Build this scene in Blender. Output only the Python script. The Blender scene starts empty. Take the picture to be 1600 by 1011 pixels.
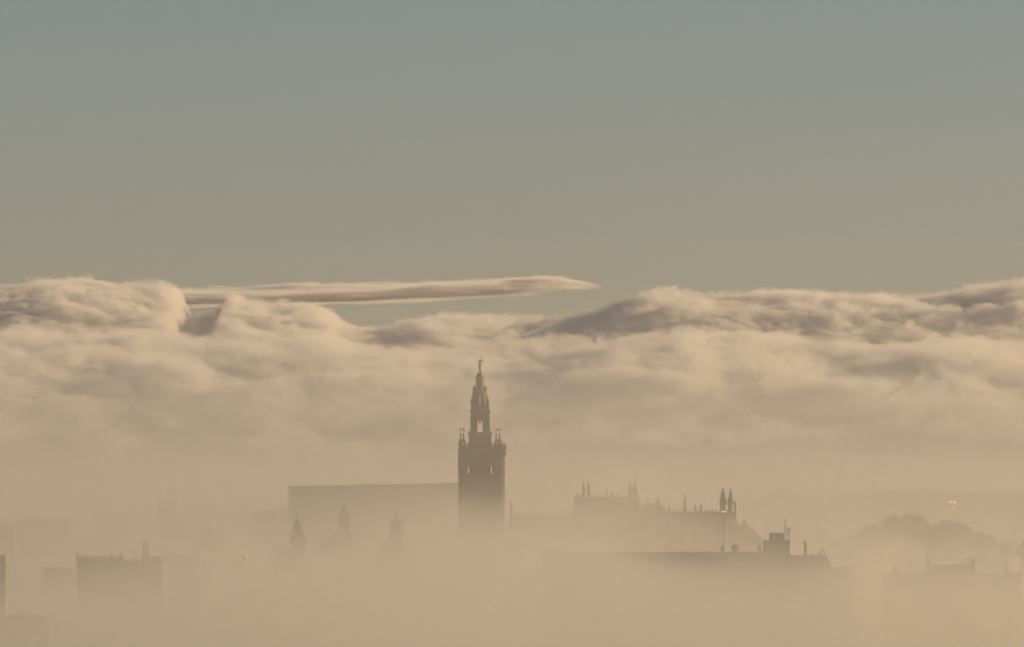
import bpy, math, random
from mathutils import Vector
sc = bpy.context.scene
col = sc.collection
rnd = random.Random(7)

# ------------------------------------------------------------------ view geometry
F, YH, H = 11250.0, 680.0, 73.0          # focal length in pixels, horizon row, camera height
def K(Y): return Y / F
def X(px, Y): return (px - 800) * Y / F
def Z(py, Y): return H + (YH - py) * Y / F

SUNAZ, SUNEL = math.radians(80), math.radians(14)

# ------------------------------------------------------------------ mesh builder
class MB:
    def __init__(s): s.v, s.f = [], []
    def add(s, v, f):
        n = len(s.v); s.v += [tuple(p) for p in v]; s.f += [tuple(i + n for i in q) for q in f]; return s
    def box(s, x0, x1, y0, y1, z0, z1):
        v = [(x, y, z) for x in (x0, x1) for y in (y0, y1) for z in (z0, z1)]
        return s.add(v, [(0, 1, 3, 2), (4, 6, 7, 5), (0, 4, 5, 1), (2, 3, 7, 6), (0, 2, 6, 4), (1, 5, 7, 3)])
    def cbox(s, x, y, z0, z1, hx, hy=None):
        hy = hx if hy is None else hy
        return s.box(x - hx, x + hx, y - hy, y + hy, z0, z1)
    def lathe(s, prof, x=0, y=0, n=12, rot=0.0, sq=False):
        # prof: (radius, z) from bottom to top; closed with end caps
        v, f = [], []
        q = 1 / math.cos(math.pi / n) if sq else 1
        for r, z in prof:
            for i in range(n):
                a = rot + 2 * math.pi * i / n
                v.append((x + r * q * math.cos(a), y + r * q * math.sin(a), z))
        for j in range(len(prof) - 1):
            for i in range(n):
                a, b = j * n + i, j * n + (i + 1) % n
                f.append((a, b, b + n, a + n))
        f.append(tuple(range(n - 1, -1, -1))); f.append(tuple(range((len(prof) - 1) * n, len(prof) * n)))
        return s.add(v, f)
    def square(s, prof, x=0, y=0): return s.lathe(prof, x, y, 4, math.pi / 4, True)
    def tube(s, pts, r, n=6, r1=None):
        v, f = [], []
        P = [Vector(p) for p in pts]
        for j, p in enumerate(P):
            d = (P[min(j + 1, len(P) - 1)] - P[max(j - 1, 0)]).normalized()
            up = Vector((0, 0, 1)) if abs(d.z) < .9 else Vector((1, 0, 0))
            a = d.cross(up).normalized(); b = d.cross(a)
            rr = r if r1 is None else r + (r1 - r) * j / (len(P) - 1)
            for i in range(n):
                t = 2 * math.pi * i / n
                v.append(p + a * rr * math.cos(t) + b * rr * math.sin(t))
        for j in range(len(P) - 1):
            for i in range(n):
                a, b = j * n + i, j * n + (i + 1) % n
                f.append((a, b, b + n, a + n))
        f.append(tuple(range(n - 1, -1, -1))); f.append(tuple(range((len(P) - 1) * n, len(P) * n)))
        return s.add(v, f)
    def ball(s, x, y, z, r, rz=None, n=10, m=6):
        rz = rz or r
        return s.lathe([(max(.01, r * math.sin(math.pi * j / m)), z - rz * math.cos(math.pi * j / m)) for j in range(m + 1)], x, y, n)
    def prism(s, poly, y0, y1):
        # polygon in x,z extruded along y
        n = len(poly)
        v = [(x, y0, z) for x, z in poly] + [(x, y1, z) for x, z in poly]
        f = [tuple(range(n)), tuple(range(2 * n - 1, n - 1, -1))] + [(i, (i + n), (i + 1) % n + n, (i + 1) % n) for i in range(n)]
        return s.add(v, f)
    def turned(s, other, ang, off=(0, 0, 0)):
        c, t = math.cos(ang), math.sin(ang)
        return s.add([(x * c - y * t + off[0], x * t + y * c + off[1], z + off[2]) for x, y, z in other.v], other.f)
    def build(s, name, mat, parent=None, loc=None):
        me = bpy.data.meshes.new(name); me.from_pydata(s.v, [], s.f); me.materials.append(mat); me.update()
        o = bpy.data.objects.new(name, me); col.objects.link(o)
        if parent: o.parent = parent
        if loc: o.location = loc
        return o

def arch_wall(mb, u0, u1, z0, z1, opens, y0, y1, pointed=False):
    """Wall in the x,z plane between y0 and y1 with arched openings (ua, ub, sill, crown)."""
    u = u0
    for a, b, za, zb in sorted(opens):
        mb.box(u, a, y0, y1, z0, z1)
        if za > z0: mb.box(a, b, y0, y1, z0, za)
        r = (b - a) / 2; c = (a + b) / 2; spring = zb - r * (1.5 if pointed else 1)
        N = 8
        pts = []
        for i in range(N + 1):
            t = i / N
            if pointed:
                xx = a + (b - a) * t; e = 1 - abs(2 * t - 1)
                pts.append((xx, spring + (zb - spring) * math.sin(e * math.pi / 2) ** .8))
            else:
                an = math.pi * (1 - t); pts.append((c + r * math.cos(an), spring + r * math.sin(an)))
        for i in range(N):
            (xa, wa), (xb, wb) = pts[i], pts[i + 1]
            mb.prism([(xa, wa), (xb, wb), (xb, z1), (xa, z1)], y0, y1)
        mb.box(a, a + .001, y0, y1, za, za + .001)
        u = b
    mb.box(u, u1, y0, y1, z0, z1)
    return mb

# ------------------------------------------------------------------ object helpers
def tag(o, label=None, cat=None, group=None, kind=None):
    if label: o['label'] = label
    if cat: o['category'] = cat
    if group: o['group'] = group
    if kind: o['kind'] = kind
    return o
def thing(name, label, cat, loc, rz=0.0, group=None):
    o = bpy.data.objects.new(name, None); col.objects.link(o); o.empty_display_size = 2
    o.location = loc; o.rotation_euler = (0, 0, rz)
    return tag(o, label, cat, group)

# ------------------------------------------------------------------ materials
class G:
    def __init__(s, nt): s.nt = nt
    def math(s, op, *a, clamp=False):
        n = s.nt.nodes.new('ShaderNodeMath'); n.operation = op; n.use_clamp = clamp
        for i, x in enumerate(a):
            if isinstance(x, (int, float)): n.inputs[i].default_value = x
            else: s.nt.links.new(x, n.inputs[i])
        return n.outputs[0]
    def pos(s):
        g = s.nt.nodes.new('ShaderNodeNewGeometry'); x = s.nt.nodes.new('ShaderNodeSeparateXYZ')
        s.nt.links.new(g.outputs['Position'], x.inputs[0]); return g.outputs['Position'], x.outputs[0], x.outputs[1], x.outputs[2]
    def noise(s, p, size, detail=3, rough=.5, seed=0, sx=(1, 1, 1), dist=0, rot=(0, 0, 0)):
        m = s.nt.nodes.new('ShaderNodeMapping'); m.inputs['Location'].default_value = (seed, seed * .37, seed * 1.7)
        m.inputs['Scale'].default_value = [a / size for a in sx]; m.inputs['Rotation'].default_value = rot
        s.nt.links.new(p, m.inputs[0]); n = s.nt.nodes.new('ShaderNodeTexNoise'); s.nt.links.new(m.outputs[0], n.inputs['Vector'])
        n.inputs['Scale'].default_value = 1; n.inputs['Detail'].default_value = detail
        n.inputs['Roughness'].default_value = rough; n.inputs['Distortion'].default_value = dist
        return n.outputs[0]
    def curve(s, v, pts, lo, hi):
        v0, v1 = pts[0][0], pts[-1][0]
        n = s.nt.nodes.new('ShaderNodeFloatCurve')
        t = s.math('DIVIDE', s.math('SUBTRACT', v, v0), v1 - v0, clamp=True); s.nt.links.new(t, n.inputs['Value'])
        c = n.mapping.curves[0]
        P = [((a - v0) / (v1 - v0), (b - lo) / (hi - lo)) for a, b in pts]
        while len(c.points) < len(P): c.points.new(.5, .5)
        for q, (a, b) in zip(c.points, P): q.location = (a, b); q.handle_type = 'AUTO_CLAMPED'
        n.mapping.update()
        return s.math('ADD', s.math('MULTIPLY', n.outputs[0], hi - lo), lo)

def surf(name, c, rough=.85, var=.25, size=1.2, metal=0.0, bump=.3, c2=None):
    m = bpy.data.materials.new(name); m.use_nodes = True; nt = m.node_tree; b = nt.nodes['Principled BSDF']
    g = G(nt); tc = nt.nodes.new('ShaderNodeTexCoord')
    n1 = g.noise(tc.outputs['Object'], size * 3, 6, .6, 3.3); n2 = g.noise(tc.outputs['Object'], size * .3, 4, .6, 8.1)
    t = g.math('ADD', g.math('MULTIPLY', n1, .6), g.math('MULTIPLY', n2, .4))
    mix = nt.nodes.new('ShaderNodeMix'); mix.data_type = 'RGBA'
    nt.links.new(g.math('MULTIPLY', g.math('SUBTRACT', t, .3), 2.5, clamp=True), mix.inputs[0])
    d = c2 or tuple(x * (1 - var) for x in c); l = c if c2 else tuple(min(1, x * (1 + var)) for x in c)
    mix.inputs[6].default_value = (*d, 1); mix.inputs[7].default_value = (*l, 1)
    nt.links.new(mix.outputs[2], b.inputs['Base Color']); b.inputs['Roughness'].default_value = rough; b.inputs['Metallic'].default_value = metal
    if bump:
        bp = nt.nodes.new('ShaderNodeBump'); bp.inputs['Strength'].default_value = bump; bp.inputs['Distance'].default_value = .05
        nt.links.new(n2, bp.inputs['Height']); nt.links.new(bp.outputs[0], b.inputs['Normal'])
    return m
M = dict(
    brick=surf('brick_masonry', (.24, .17, .11), c2=(.15, .10, .07)), stone=surf('pale_stone', (.24, .20, .15), c2=(.14, .12, .09)),
    bronze=surf('bronze', (.10, .10, .07), .5, metal=.6), iron=surf('wrought_iron', (.05, .05, .05), .6), tile=surf('roof_tile', (.22, .11, .07)),
    cream=surf('cream_plaster', (.42, .36, .28)), grey=surf('grey_render', (.26, .25, .23)), dark=surf('dark_render', (.15, .14, .13)),
    white=surf('white_plaster', (.7, .67, .62), var=.1), yellow=surf('crane_paint', (.75, .62, .42), .5, metal=.6, var=.1, bump=0), steel=surf('galvanised_steel', (.5, .5, .48), .3, metal=.8, var=.1),
    net=surf('scaffold_netting', (.34, .31, .26), var=.15), glass=surf('window_glass', (.04, .05, .06), .08, bump=0), crane_grey=surf('crane_mast_paint', (.3, .27, .2), .6, var=.15, bump=0), sheet=surf('polished_sheet', (.85, .83, .8), .42, metal=1.0, var=.05, bump=0),
    pane=surf('glint_metal', (.7, .55, .42), .42, metal=1.0, var=.05, bump=0), tin=surf('dull_tin', (.11, .1, .09), .5, metal=1.0, bump=0),  # pane is a warm-tinted metal for the added window glints
    foliage=surf('foliage', (.075, .095, .04), .8, c2=(.04, .055, .02), size=2), bark=surf('bark', (.12, .09, .06)), feather=surf('dark_feathers', (.04, .035, .03)),
    azulejo=surf('glazed_tile', (.12, .14, .16), .65), bell=surf('bell_bronze', (.12, .10, .05), .45, metal=.7), ground=surf('city_ground', (.16, .14, .11), size=40, bump=0),
    road=surf('asphalt', (.05, .05, .05), size=6, bump=0),
)

# ------------------------------------------------------------------ camera, sun, sky
cd = bpy.data.cameras.new('camera'); cam = bpy.data.objects.new('camera', cd); col.objects.link(cam); sc.camera = cam
cam.location = (0, 0, H); cam.rotation_euler = (math.pi / 2, 0, 0)
cd.sensor_width = 36; cd.lens = 36 * F / 1600; cd.shift_y = (YH - 505.5) / 1600; cd.clip_start = 1; cd.clip_end = 150000
sd = bpy.data.lights.new('sun', 'SUN'); sd.energy = 5.0; sd.angle = math.radians(.5); sd.color = (1, .70, .36)
so = bpy.data.objects.new('sun', sd); col.objects.link(so)
sdir = Vector((math.sin(SUNAZ) * math.cos(SUNEL), math.cos(SUNAZ) * math.cos(SUNEL), math.sin(SUNEL)))
so.rotation_euler = sdir.to_track_quat('Z', 'Y').to_euler()
w = bpy.data.worlds.new('World'); sc.world = w; w.use_nodes = True; nt = w.node_tree; bg = nt.nodes['Background']
sky = nt.nodes.new('ShaderNodeTexSky'); sky.sky_type = 'NISHITA'; sky.sun_disc = False
sky.sun_elevation = SUNEL; sky.sun_rotation = SUNAZ; sky.dust_density = .3; sky.ozone_density = 1.3; sky.air_density = .8
tint = nt.nodes.new('ShaderNodeMix'); tint.data_type = 'RGBA'; tint.blend_type = 'MULTIPLY'; tint.inputs[0].default_value = 1; tint.inputs[7].default_value = (1.045, .985, 1.03, 1)
nt.links.new(sky.outputs[0], tint.inputs[6]); nt.links.new(tint.outputs[2], bg.inputs[0]); bg.inputs[1].default_value = .0435

# ------------------------------------------------------------------ the ground
tag(MB().box(-60000, 60000, -500, 95000, -6, 0).build('ground', M['ground']), kind='structure')

# ================================================================== THE BELL TOWER
TY = 2500; tk = K(TY)
tw = thing('bell_tower', 'tall square bell tower with stepped stone lantern and bronze figure on top', 'bell tower', (X(750, TY), TY, 0), math.radians(5))
def tz(py): return Z(py, TY)
def P(px): return px * tk
def fourfold(mb, src):
    for i in range(4): mb.turned(src, i * math.pi / 2)
    return mb
HS = P(30.9)
# shaft with framed panels
b = MB().cbox(0, 0, 0, tz(746), HS)
pan = MB()
for u in (-28, -14.5, -9, 9, 14.5, 28):
    pan.box(P(u) - .35, P(u) + .35, -HS - .14, -HS, 2, tz(750))
for py in (752, 805, 858, 911, 964): pan.box(-HS + .1, HS - .1, -HS - .18, -HS, tz(py) - .4, tz(py) + .2)
for u in (-21, 21):                            # lattice relief panels
    for j in range(9):
        for s in (-1, 1): pan.box(P(u) + s * .5 * (j % 2 + .6) - .1, P(u) + s * .5 * (j % 2 + .6) + .1, -HS - .1, -HS, tz(802) + j * 1.1, tz(802) + j * 1.1 + .95)
fourfold(b, pan); b.build('shaft', M['brick'], tw)
# windows and balconies down the middle of each face
for r in range(4):
    for py in (770, 822, 875, 928):
        wn = MB(); arch = MB()
        arch_wall(arch, -P(3.6), P(3.6), tz(py + 10), tz(py - 8), [(-P(2.6), -P(.35), tz(py + 8), tz(py - 4)), (P(.35), P(2.6), tz(py + 8), tz(py - 4))], -HS - .16, -HS - .02)
        wn.turned(arch, r * math.pi / 2); o = wn.build('window', M['stone'], tw)
        bl = MB(); q = MB().box(-P(3.9), P(3.9), -HS - 1.0, -HS - .17, tz(py + 11.4), tz(py + 10.2))
        for i in range(9): q.cbox(-P(3.6) + i * P(.9), -HS - .92, tz(py + 10.2), tz(py + 6.4), .05)
        q.box(-P(3.9), P(3.9), -HS - 1.0, -HS - .84, tz(py + 6.4), tz(py + 6.0)); bl.turned(q, r * math.pi / 2)
        bl.build('balcony', M['stone'], o)
# belfry with arched openings
wall = MB()
ops = [(-P(21.6), -P(14.4), tz(740), tz(727.5)), (-P(12), -P(6.8), tz(740), tz(727)), (-P(4.6), P(4.6), tz(740), tz(716)), (P(6.8), P(12), tz(740), tz(727)), (P(14.4), P(21.6), tz(740), tz(727.5))]
face = MB(); arch_wall(face, -HS + 1.2, HS - 1.2, tz(741), tz(705), ops, -HS, -HS + 1.2)
for u in (-29.5, -23.2, -13.2, -5.8, 5.8, 13.2, 23.2, 29.5): face.cbox(P(u), -HS - .1, tz(740), tz(706), .16, .1)
for u in (-18, -9.4, 9.4, 18): face.lathe([(.01, tz(719)), (.5, tz(719)), (.5, tz(716)), (.01, tz(716))], P(u), -HS - .02, 10)
fourfold(wall, face)
for sx in (-1, 1):
    for sy in (-1, 1): wall.cbox(sx * (HS - .6), sy * (HS - .6), tz(741), tz(705), .6)
wall.build('belfry', M['stone'], tw)
c = MB().square([(HS + .02, tz(746)), (HS + .32, tz(744.5)), (HS + .32, tz(742)), (HS + .05, tz(741))]); c.build('cornice', M['stone'], tw)
c = MB().square([(HS + .05, tz(705)), (HS + .22, tz(704.5)), (HS + .34, tz(702.6)), (HS + .34, tz(701.2)), (HS, tz(700.6)), (HS - .1, tz(700.2))]); c.build('cornice', M['stone'], tw)
c = MB().square([(HS + .03, tz(716)), (HS + .22, tz(715.4)), (HS + .22, tz(714.2)), (HS + .03, tz(713.8))]); c.build('string_course', M['stone'], tw)
# bells hung in the belfry
for i, (u, v) in enumerate([(0, -24), (0, 24), (24, 0), (-24, 0), (-9.5, -25), (9.5, -25), (-18, -25), (18, -25)]):
    r = .62 if i < 4 else .36; z0 = tz(734) if i < 4 else tz(732)
    MB().lathe([(r, z0), (r * .95, z0 + .08), (r * .66, z0 + r * .8), (r * .55, z0 + r * 1.5), (r * .3, z0 + r * 1.75), (.05, z0 + r * 1.8), (.05, tz(725))], P(u), P(v), 14).build('bell', M['bell'], tw)
# inner core and clock stage
MB().cbox(0, 0, tz(745.9), tz(700.3), P(15.3)).build('core', M['brick'], tw)
# parapet of the terrace
pr = MB()
for r in range(4):
    q = MB().box(-P(25), P(25), -P(30), -P(29.2), tz(698.6), tz(698.0))
    for i in range(26): q.cbox(-P(24.6) + i * P(49.2) / 25, -P(29.6), tz(700.2), tz(698.6), .1)
    for u in (-20, -10, 0, 10, 20): q.cbox(P(u), -P(29.6), tz(700.2), tz(697.2), .24)
    pr.turned(q, r * math.pi / 2)
pr.build('balustrade', M['stone'], tw)
for r in range(4):
    for u in (-20, 20):
        q = MB().lathe([(.22, tz(697.2)), (.5, tz(696.4)), (.62, tz(695)), (.5, tz(694.2)), (.18, tz(693.4)), (.34, tz(692.6)), (.26, tz(691.6)), (.06, tz(690.8)), (.03, tz(689.6))], P(u), -P(29.6), 8)
        q.box(P(u) - .8, P(u) + .8, -P(29.6) - .06, -P(29.6) + .06, tz(693.9), tz(693.4))
        MB().turned(q, r * math.pi / 2).build('urn', M['stone'], tw)
# corner pedestals with iron lilies
lily = None
for sx in (-1, 1):
    for sy in (-1, 1):
        ped = MB(); cx, cy = sx * P(28), sy * P(28)
        for ax in (-1, 1):
            for ay in (-1, 1): ped.cbox(cx + ax * .45, cy + ay * .45, tz(700.2), tz(691.2), .2)
        ped.cbox(cx, cy, tz(700.2), tz(696.5), .55); ped.cbox(cx, cy, tz(691.2), tz(690.2), .74)
        ped.square([(.58, tz(690.2)), (.5, tz(689)), (.3, tz(685)), (.2, tz(683)), (.12, tz(681.8))], cx, cy)
        o = ped.build('corner_pedestal', M['stone'], tw)
        MB().lathe([(.14, tz(682.2)), (.33, tz(681.2)), (.4, tz(680)), (.3, tz(678.8)), (.12, tz(677.9)), (.17, tz(677.2)), (.1, tz(676.4)), (.05, tz(675.5)), (.04, tz(671))], cx, cy, 10).build('jar', M['bronze'], o)
        q = MB().tube([(cx, cy, tz(671)), (cx, cy, tz(666.8))], .05, 5, .02)
        for a in range(4):
            t = a * math.pi / 2 + .1; dx, dy = math.cos(t), math.sin(t)
            q.tube([(cx, cy, tz(673.6)), (cx + dx * .3, cy + dy * .3, tz(672.2)), (cx + dx * .62, cy + dy * .62, tz(672.6)), (cx + dx * .7, cy + dy * .7, tz(671.4))], .045, 5)
            q.tube([(cx, cy, tz(671.8)), (cx + dx * .28, cy + dy * .28, tz(670)), (cx + dx * .42, cy + dy * .42, tz(669.8))], .04, 5)
            q.ball(cx + dx * .7, cy + dy * .7, tz(671.2), .11, n=6, m=4); q.ball(cx + dx * .44, cy + dy * .44, tz(669.7), .1, n=6, m=4)
        q.ball(cx, cy, tz(669.4), .13, n=6, m=4)
        q.build('lily', M['iron'], o)
# clock stage
c = MB().square([(P(15.7), tz(700.3)), (P(15.7), tz(684)), (P(16.4), tz(683)), (P(17.2), tz(681.6)), (P(17.4), tz(676.6)), (P(16.6), tz(676.2)), (P(15), tz(676))])
pil = MB()
for u in (-14.6, -9, 9, 14.6): pil.cbox(P(u), -P(15.7) - .08, tz(700), tz(684.6), .2, .08)
fourfold(c, pil); c.build('clock_stage', M['stone'], tw)
for sx in (-1, 1):
    for sy in (-1, 1):
        MB().lathe([(.3, tz(676.4)), (.36, tz(675.6)), (.16, tz(675)), (.2, tz(674.4)), (.12, tz(673.6)), (.03, tz(671.8))], sx * P(16.5), sy * P(16.5), 8).build('corner_spike', M['stone'], tw)
# bell stage with see-through arches
face = MB(); hs = P(13.4)
arch_wall(face, -hs + .9, hs - .9, tz(676.1), tz(652.5), [(-P(5.1), P(5.1), tz(675.6), tz(655.4))], -hs, -hs + .9)
for u in (-11.6, -6.8, 6.8, 11.6): face.cbox(P(u), -hs - .1, tz(676), tz(654), .2, .1)
st = MB(); fourfold(st, face)
for sx in (-1, 1):
    for sy in (-1, 1): st.cbox(sx * (hs - .45), sy * (hs - .45), tz(676.1), tz(652.5), .45)
st.build('bell_stage', M['stone'], tw)
q = MB().box(-.07, .07, -hs + .9, hs - .9, tz(656.8), tz(655.9))
q.box(-hs + .9, hs - .9, -.07, .07, tz(656.8), tz(655.9))
q.lathe([(.52, tz(661.6)), (.48, tz(661.2)), (.34, tz(659.6)), (.28, tz(658.2)), (.1, tz(657.4)), (.05, tz(656.3))], 0, 0, 14)
q.box(-.85, .85, -.1, .1, tz(658), tz(657.1))
q.build('stage_bell', M['bell'], tw)
# upper entablature, brackets and octagonal stages
MB().square([(P(13.5), tz(652.7)), (P(14.9), tz(652.3)), (P(14.9), tz(650.8)), (P(13.7), tz(650.2)), (P(13.7), tz(645)), (P(14.8), tz(643.8)), (P(14.8), tz(642.6)), (P(13.4), tz(641.6)), (P(13.2), tz(635)), (P(12.2), tz(631.4))]).build('upper_entablature', M['stone'], tw)
for sx in (-1, 1):
    for sy in (-1, 1):
        MB().add([(sx * P(13.4), sy * P(13.4), tz(646)), (sx * P(17), sy * P(17), tz(642.4)), (sx * P(13.4), sy * P(15), tz(642.6)), (sx * P(15), sy * P(13.4), tz(642.6)), (sx * P(13.4), sy * P(13.4), tz(641.4))],
                 [(0, 2, 1), (0, 1, 3), (1, 2, 4), (1, 4, 3), (0, 3, 4), (0, 4, 2)]).build('bracket', M['stone'], tw)
def stage(name, r, zb, zt, slit, n=8):
    """octagonal stage of eight piers with slits between them, capped by rings"""
    m = MB(); a0 = math.pi / n
    for i in range(n):
        a = 2 * math.pi * i / n; ax = (math.cos(a), math.sin(a)); tx = (-ax[1], ax[0])
        hw = r * math.tan(math.pi / n)
        for s in (-1, 1):
            u0, u1 = sorted((s * slit, s * hw))
            v = []
            for u in (u0, u1):
                for d in (r - .7, r):
                    uu = u * (d / r) if abs(u) > slit + 1e-6 else u
                    for z in (zb, zt): v.append((ax[0] * d + tx[0] * uu, ax[1] * d + tx[1] * uu, z))
            m.add(v, [(0, 1, 3, 2), (4, 6, 7, 5), (0, 4, 5, 1), (2, 3, 7, 6), (0, 2, 6, 4), (1, 5, 7, 3)])
    return m
m = stage('x', P(12.2), tz(631.4), tz(617.6), .34)
m.lathe([(P(12.5), tz(617.6)), (P(12.9), tz(617)), (P(12.7), tz(616)), (P(10.8), tz(615.4)), (P(10.6), tz(614.6)), (P(12.4), tz(614)), (P(12.2), tz(612.8)), (P(9.6), tz(612))], 0, 0, 16)
m.build('octagonal_stage', M['stone'], tw)
for i in range(8):
    a = math.pi / 8 + i * math.pi / 4
    x_, y_ = P(13.0) * math.cos(a), P(13.0) * math.sin(a)
    MB().lathe([(.4, tz(634)), (.56, tz(632)), (.5, tz(628)), (.66, tz(626.5)), (.46, tz(625)), (.46, tz(623.8)), (.16, tz(623)), (.26, tz(622.3)), (.08, tz(620.4))], x_, y_, 8).build('pinnacle', M['stone'], tw)
MB().lathe([(P(9.6), tz(612)), (P(9.3), tz(606)), (P(8.8), tz(605)), (P(7), tz(604.2))], 0, 0, 16).build('garland_stage', M['stone'], tw)
for i in range(8):
    a = i * math.pi / 4 + .1
    MB().lathe([(.34, tz(612.4)), (.46, tz(611)), (.38, tz(607)), (.48, tz(606)), (.26, tz(605)), (.14, tz(604)), (.22, tz(603.4)), (.07, tz(601.8))], P(9.7) * math.cos(a), P(9.7) * math.sin(a), 8).build('pinnacle', M['stone'], tw)
lan = stage('x', P(5.9), tz(604.2), tz(595), .16)
lan.lathe([(P(4.2), tz(604.6)), (P(4.2), tz(595))], 0, 0, 10)
lan.lathe([(P(5.9), tz(595)), (P(7.1), tz(593.8)), (P(7.1), tz(591.8)), (P(6.4), tz(590.8)), (P(6.9), tz(589.6)), (P(6.9), tz(588.6)), (P(5.6), tz(588))], 0, 0, 16)
lan.build('lantern', M['stone'], tw)
MB().lathe([(P(5.7), tz(588)), (P(5.5), tz(586.2)), (P(4.9), tz(584.4)), (P(3.8), tz(582.8)), (P(2.4), tz(581.4)), (P(1.2), tz(580.8)), (P(.8), tz(580.2))], 0, 0, 16).build('dome', M['azulejo'], tw)
MB().ball(0, 0, tz(578), P(2.1), P(2.2), 14, 8).build('globe', M['bronze'], tw)
# bronze standing figure (weather vane)
fig = MB()
fig.lathe([(.24, tz(576)), (.36, tz(575)), (.26, tz(573.4)), (.42, tz(572.4)), (.56, tz(571.4)), (.5, tz(569.4)), (.4, tz(567.4)), (.32, tz(566.2)), (.38, tz(565)), (.42, tz(563.8)), (.28, tz(563.1)), (.11, tz(562.8)), (.12, tz(562.5)), (.22, tz(561.9)), (.22, tz(561)), (.13, tz(560.3)), (.02, tz(560))], 0, 0, 12)
fig.tube([(-.26, 0, tz(563.7)), (-.6, -.05, tz(564.4)), (-1.0, -.1, tz(564.6))], .15, 6, .09)      # arm held out
fig.tube([(.26, 0, tz(563.7)), (.45, -.05, tz(565.2)), (.75, -.1, tz(564.3))], .15, 6, .09)
w_ = fig.build('figure', M['bronze'], tw)
MB().box(-1.22, -.92, -.13, -.09, tz(565.2), tz(564.2)).build('palm_frond', M['bronze'], w_)
q = MB().tube([(.72, -.1, tz(567)), (.62, -.1, tz(558.5)), (.5, -.1, tz(554.6))], .07, 5)
q.prism([(.48, tz(555.8)), (.95, tz(554.4)), (.72, tz(553.8)), (.4, tz(554.3))], -.14, -.08)
q.build('banner_staff', M['bronze'], w_)
q = MB().prism([(.55, tz(561)), (.85, tz(559.6)), (1.12, tz(560.5)), (1.1, tz(562)), (.85, tz(562.3)), (.95, tz(563.4)), (1.15, tz(564.8)), (1.0, tz(566)), (.68, tz(566)), (.7, tz(563)), (.5, tz(562.4))], -.16, -.1)
q.build('shield', M['bronze'], w_)
q = MB()
for t in range(4):
    a = t * math.pi / 2 + .4; q.tube([(0, 0, tz(574.6)), (.45 * math.cos(a), .45 * math.sin(a), tz(573.6)), (.68 * math.cos(a), .68 * math.sin(a), tz(572.2))], .05, 5, .03)
q.build('scroll', M['bronze'], w_)

# scaffolding that climbs the right face of the tower
sx0 = X(783.6, TY); sw, sdp = P(5.6), 4.2
sca = thing('scaffold', 'pale scaffolding hoist climbing the right side of the bell tower', 'scaffolding', (sx0, TY - .6, 0), 0)
q = MB()
for x_ in (.1, sw - .1):
    for y_ in (-sdp / 2, 0, sdp / 2): q.tube([(x_, y_, 0), (x_, y_, tz(711))], .05, 5)
for i in range(int(tz(711) / 2)):
    z_ = 2 * i + 1.6
    for y_ in (-sdp / 2, sdp / 2): q.tube([(0, y_, z_), (sw, y_, z_)], .04, 4); q.tube([(.1, y_, z_), (sw - .1, y_, z_ + 2)], .03, 4)
    for x_ in (.1, sw - .1): q.tube([(x_, -sdp / 2, z_), (x_, sdp / 2, z_)], .04, 4)
q.build('poles', M['steel'], sca)
for i in range(0, int(tz(711) / 2) - 1, 2): MB().box(.12, sw - .12, -sdp / 2 + .1, sdp / 2 - .1, 2 * i + 1.66, 2 * i + 1.74).build('platform', M['white'], sca)
net = MB()
for i in range(int(tz(711) / 2)): net.box(.16, sw - .16, sdp / 2 - .14, sdp / 2 - .12, 2 * i + .45, 2 * i + 2.4)
net.build('netting', M['net'], sca)
q = MB(); cx0, cx1 = P(-.6), P(7.6)
for x_ in (cx0 + .08, (cx0 + cx1) / 2, cx1 - .08):
    for y_ in (-2.6, 0, 2.6): q.tube([(x_, y_, tz(711.4)), (x_, y_, tz(693.5 if x_ > cx1 - .1 else 689.6))], .06, 5)
for py in (711.4, 702):
    q.box(cx0, cx1, -2.7, 2.7, tz(py) - .1, tz(py) + .12)
for py in (708, 705, 699, 696, 693.5):
    for y_ in (-2.62, 2.62): q.tube([(cx0, y_, tz(py)), (cx1, y_, tz(py))], .05, 4)
    q.tube([(cx1 - .08, -2.6, tz(py)), (cx1 - .08, 2.6, tz(py))], .05, 4)
q.tube([(cx1, -2.6, tz(693.5)), (P(4), -2.6, tz(689.4)), (cx0, -2.6, tz(689.6))], .06, 4); q.tube([(cx1, 2.6, tz(693.5)), (P(4), 2.6, tz(689.4)), (cx0, 2.6, tz(689.6))], .06, 4)
q.build('work_cage', M['steel'], sca)
q = MB()
for a_, b_ in ((711, 702.6), (701.4, 694.2)):
    q.box(cx0 + .1, cx1 - .25, 2.5, 2.53, tz(a_), tz(b_)); q.box(cx1 - .16, cx1 - .13, -2.5, 2.4, tz(a_), tz(b_) - .5)
q.build('cage_netting', M['net'], sca)

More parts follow.
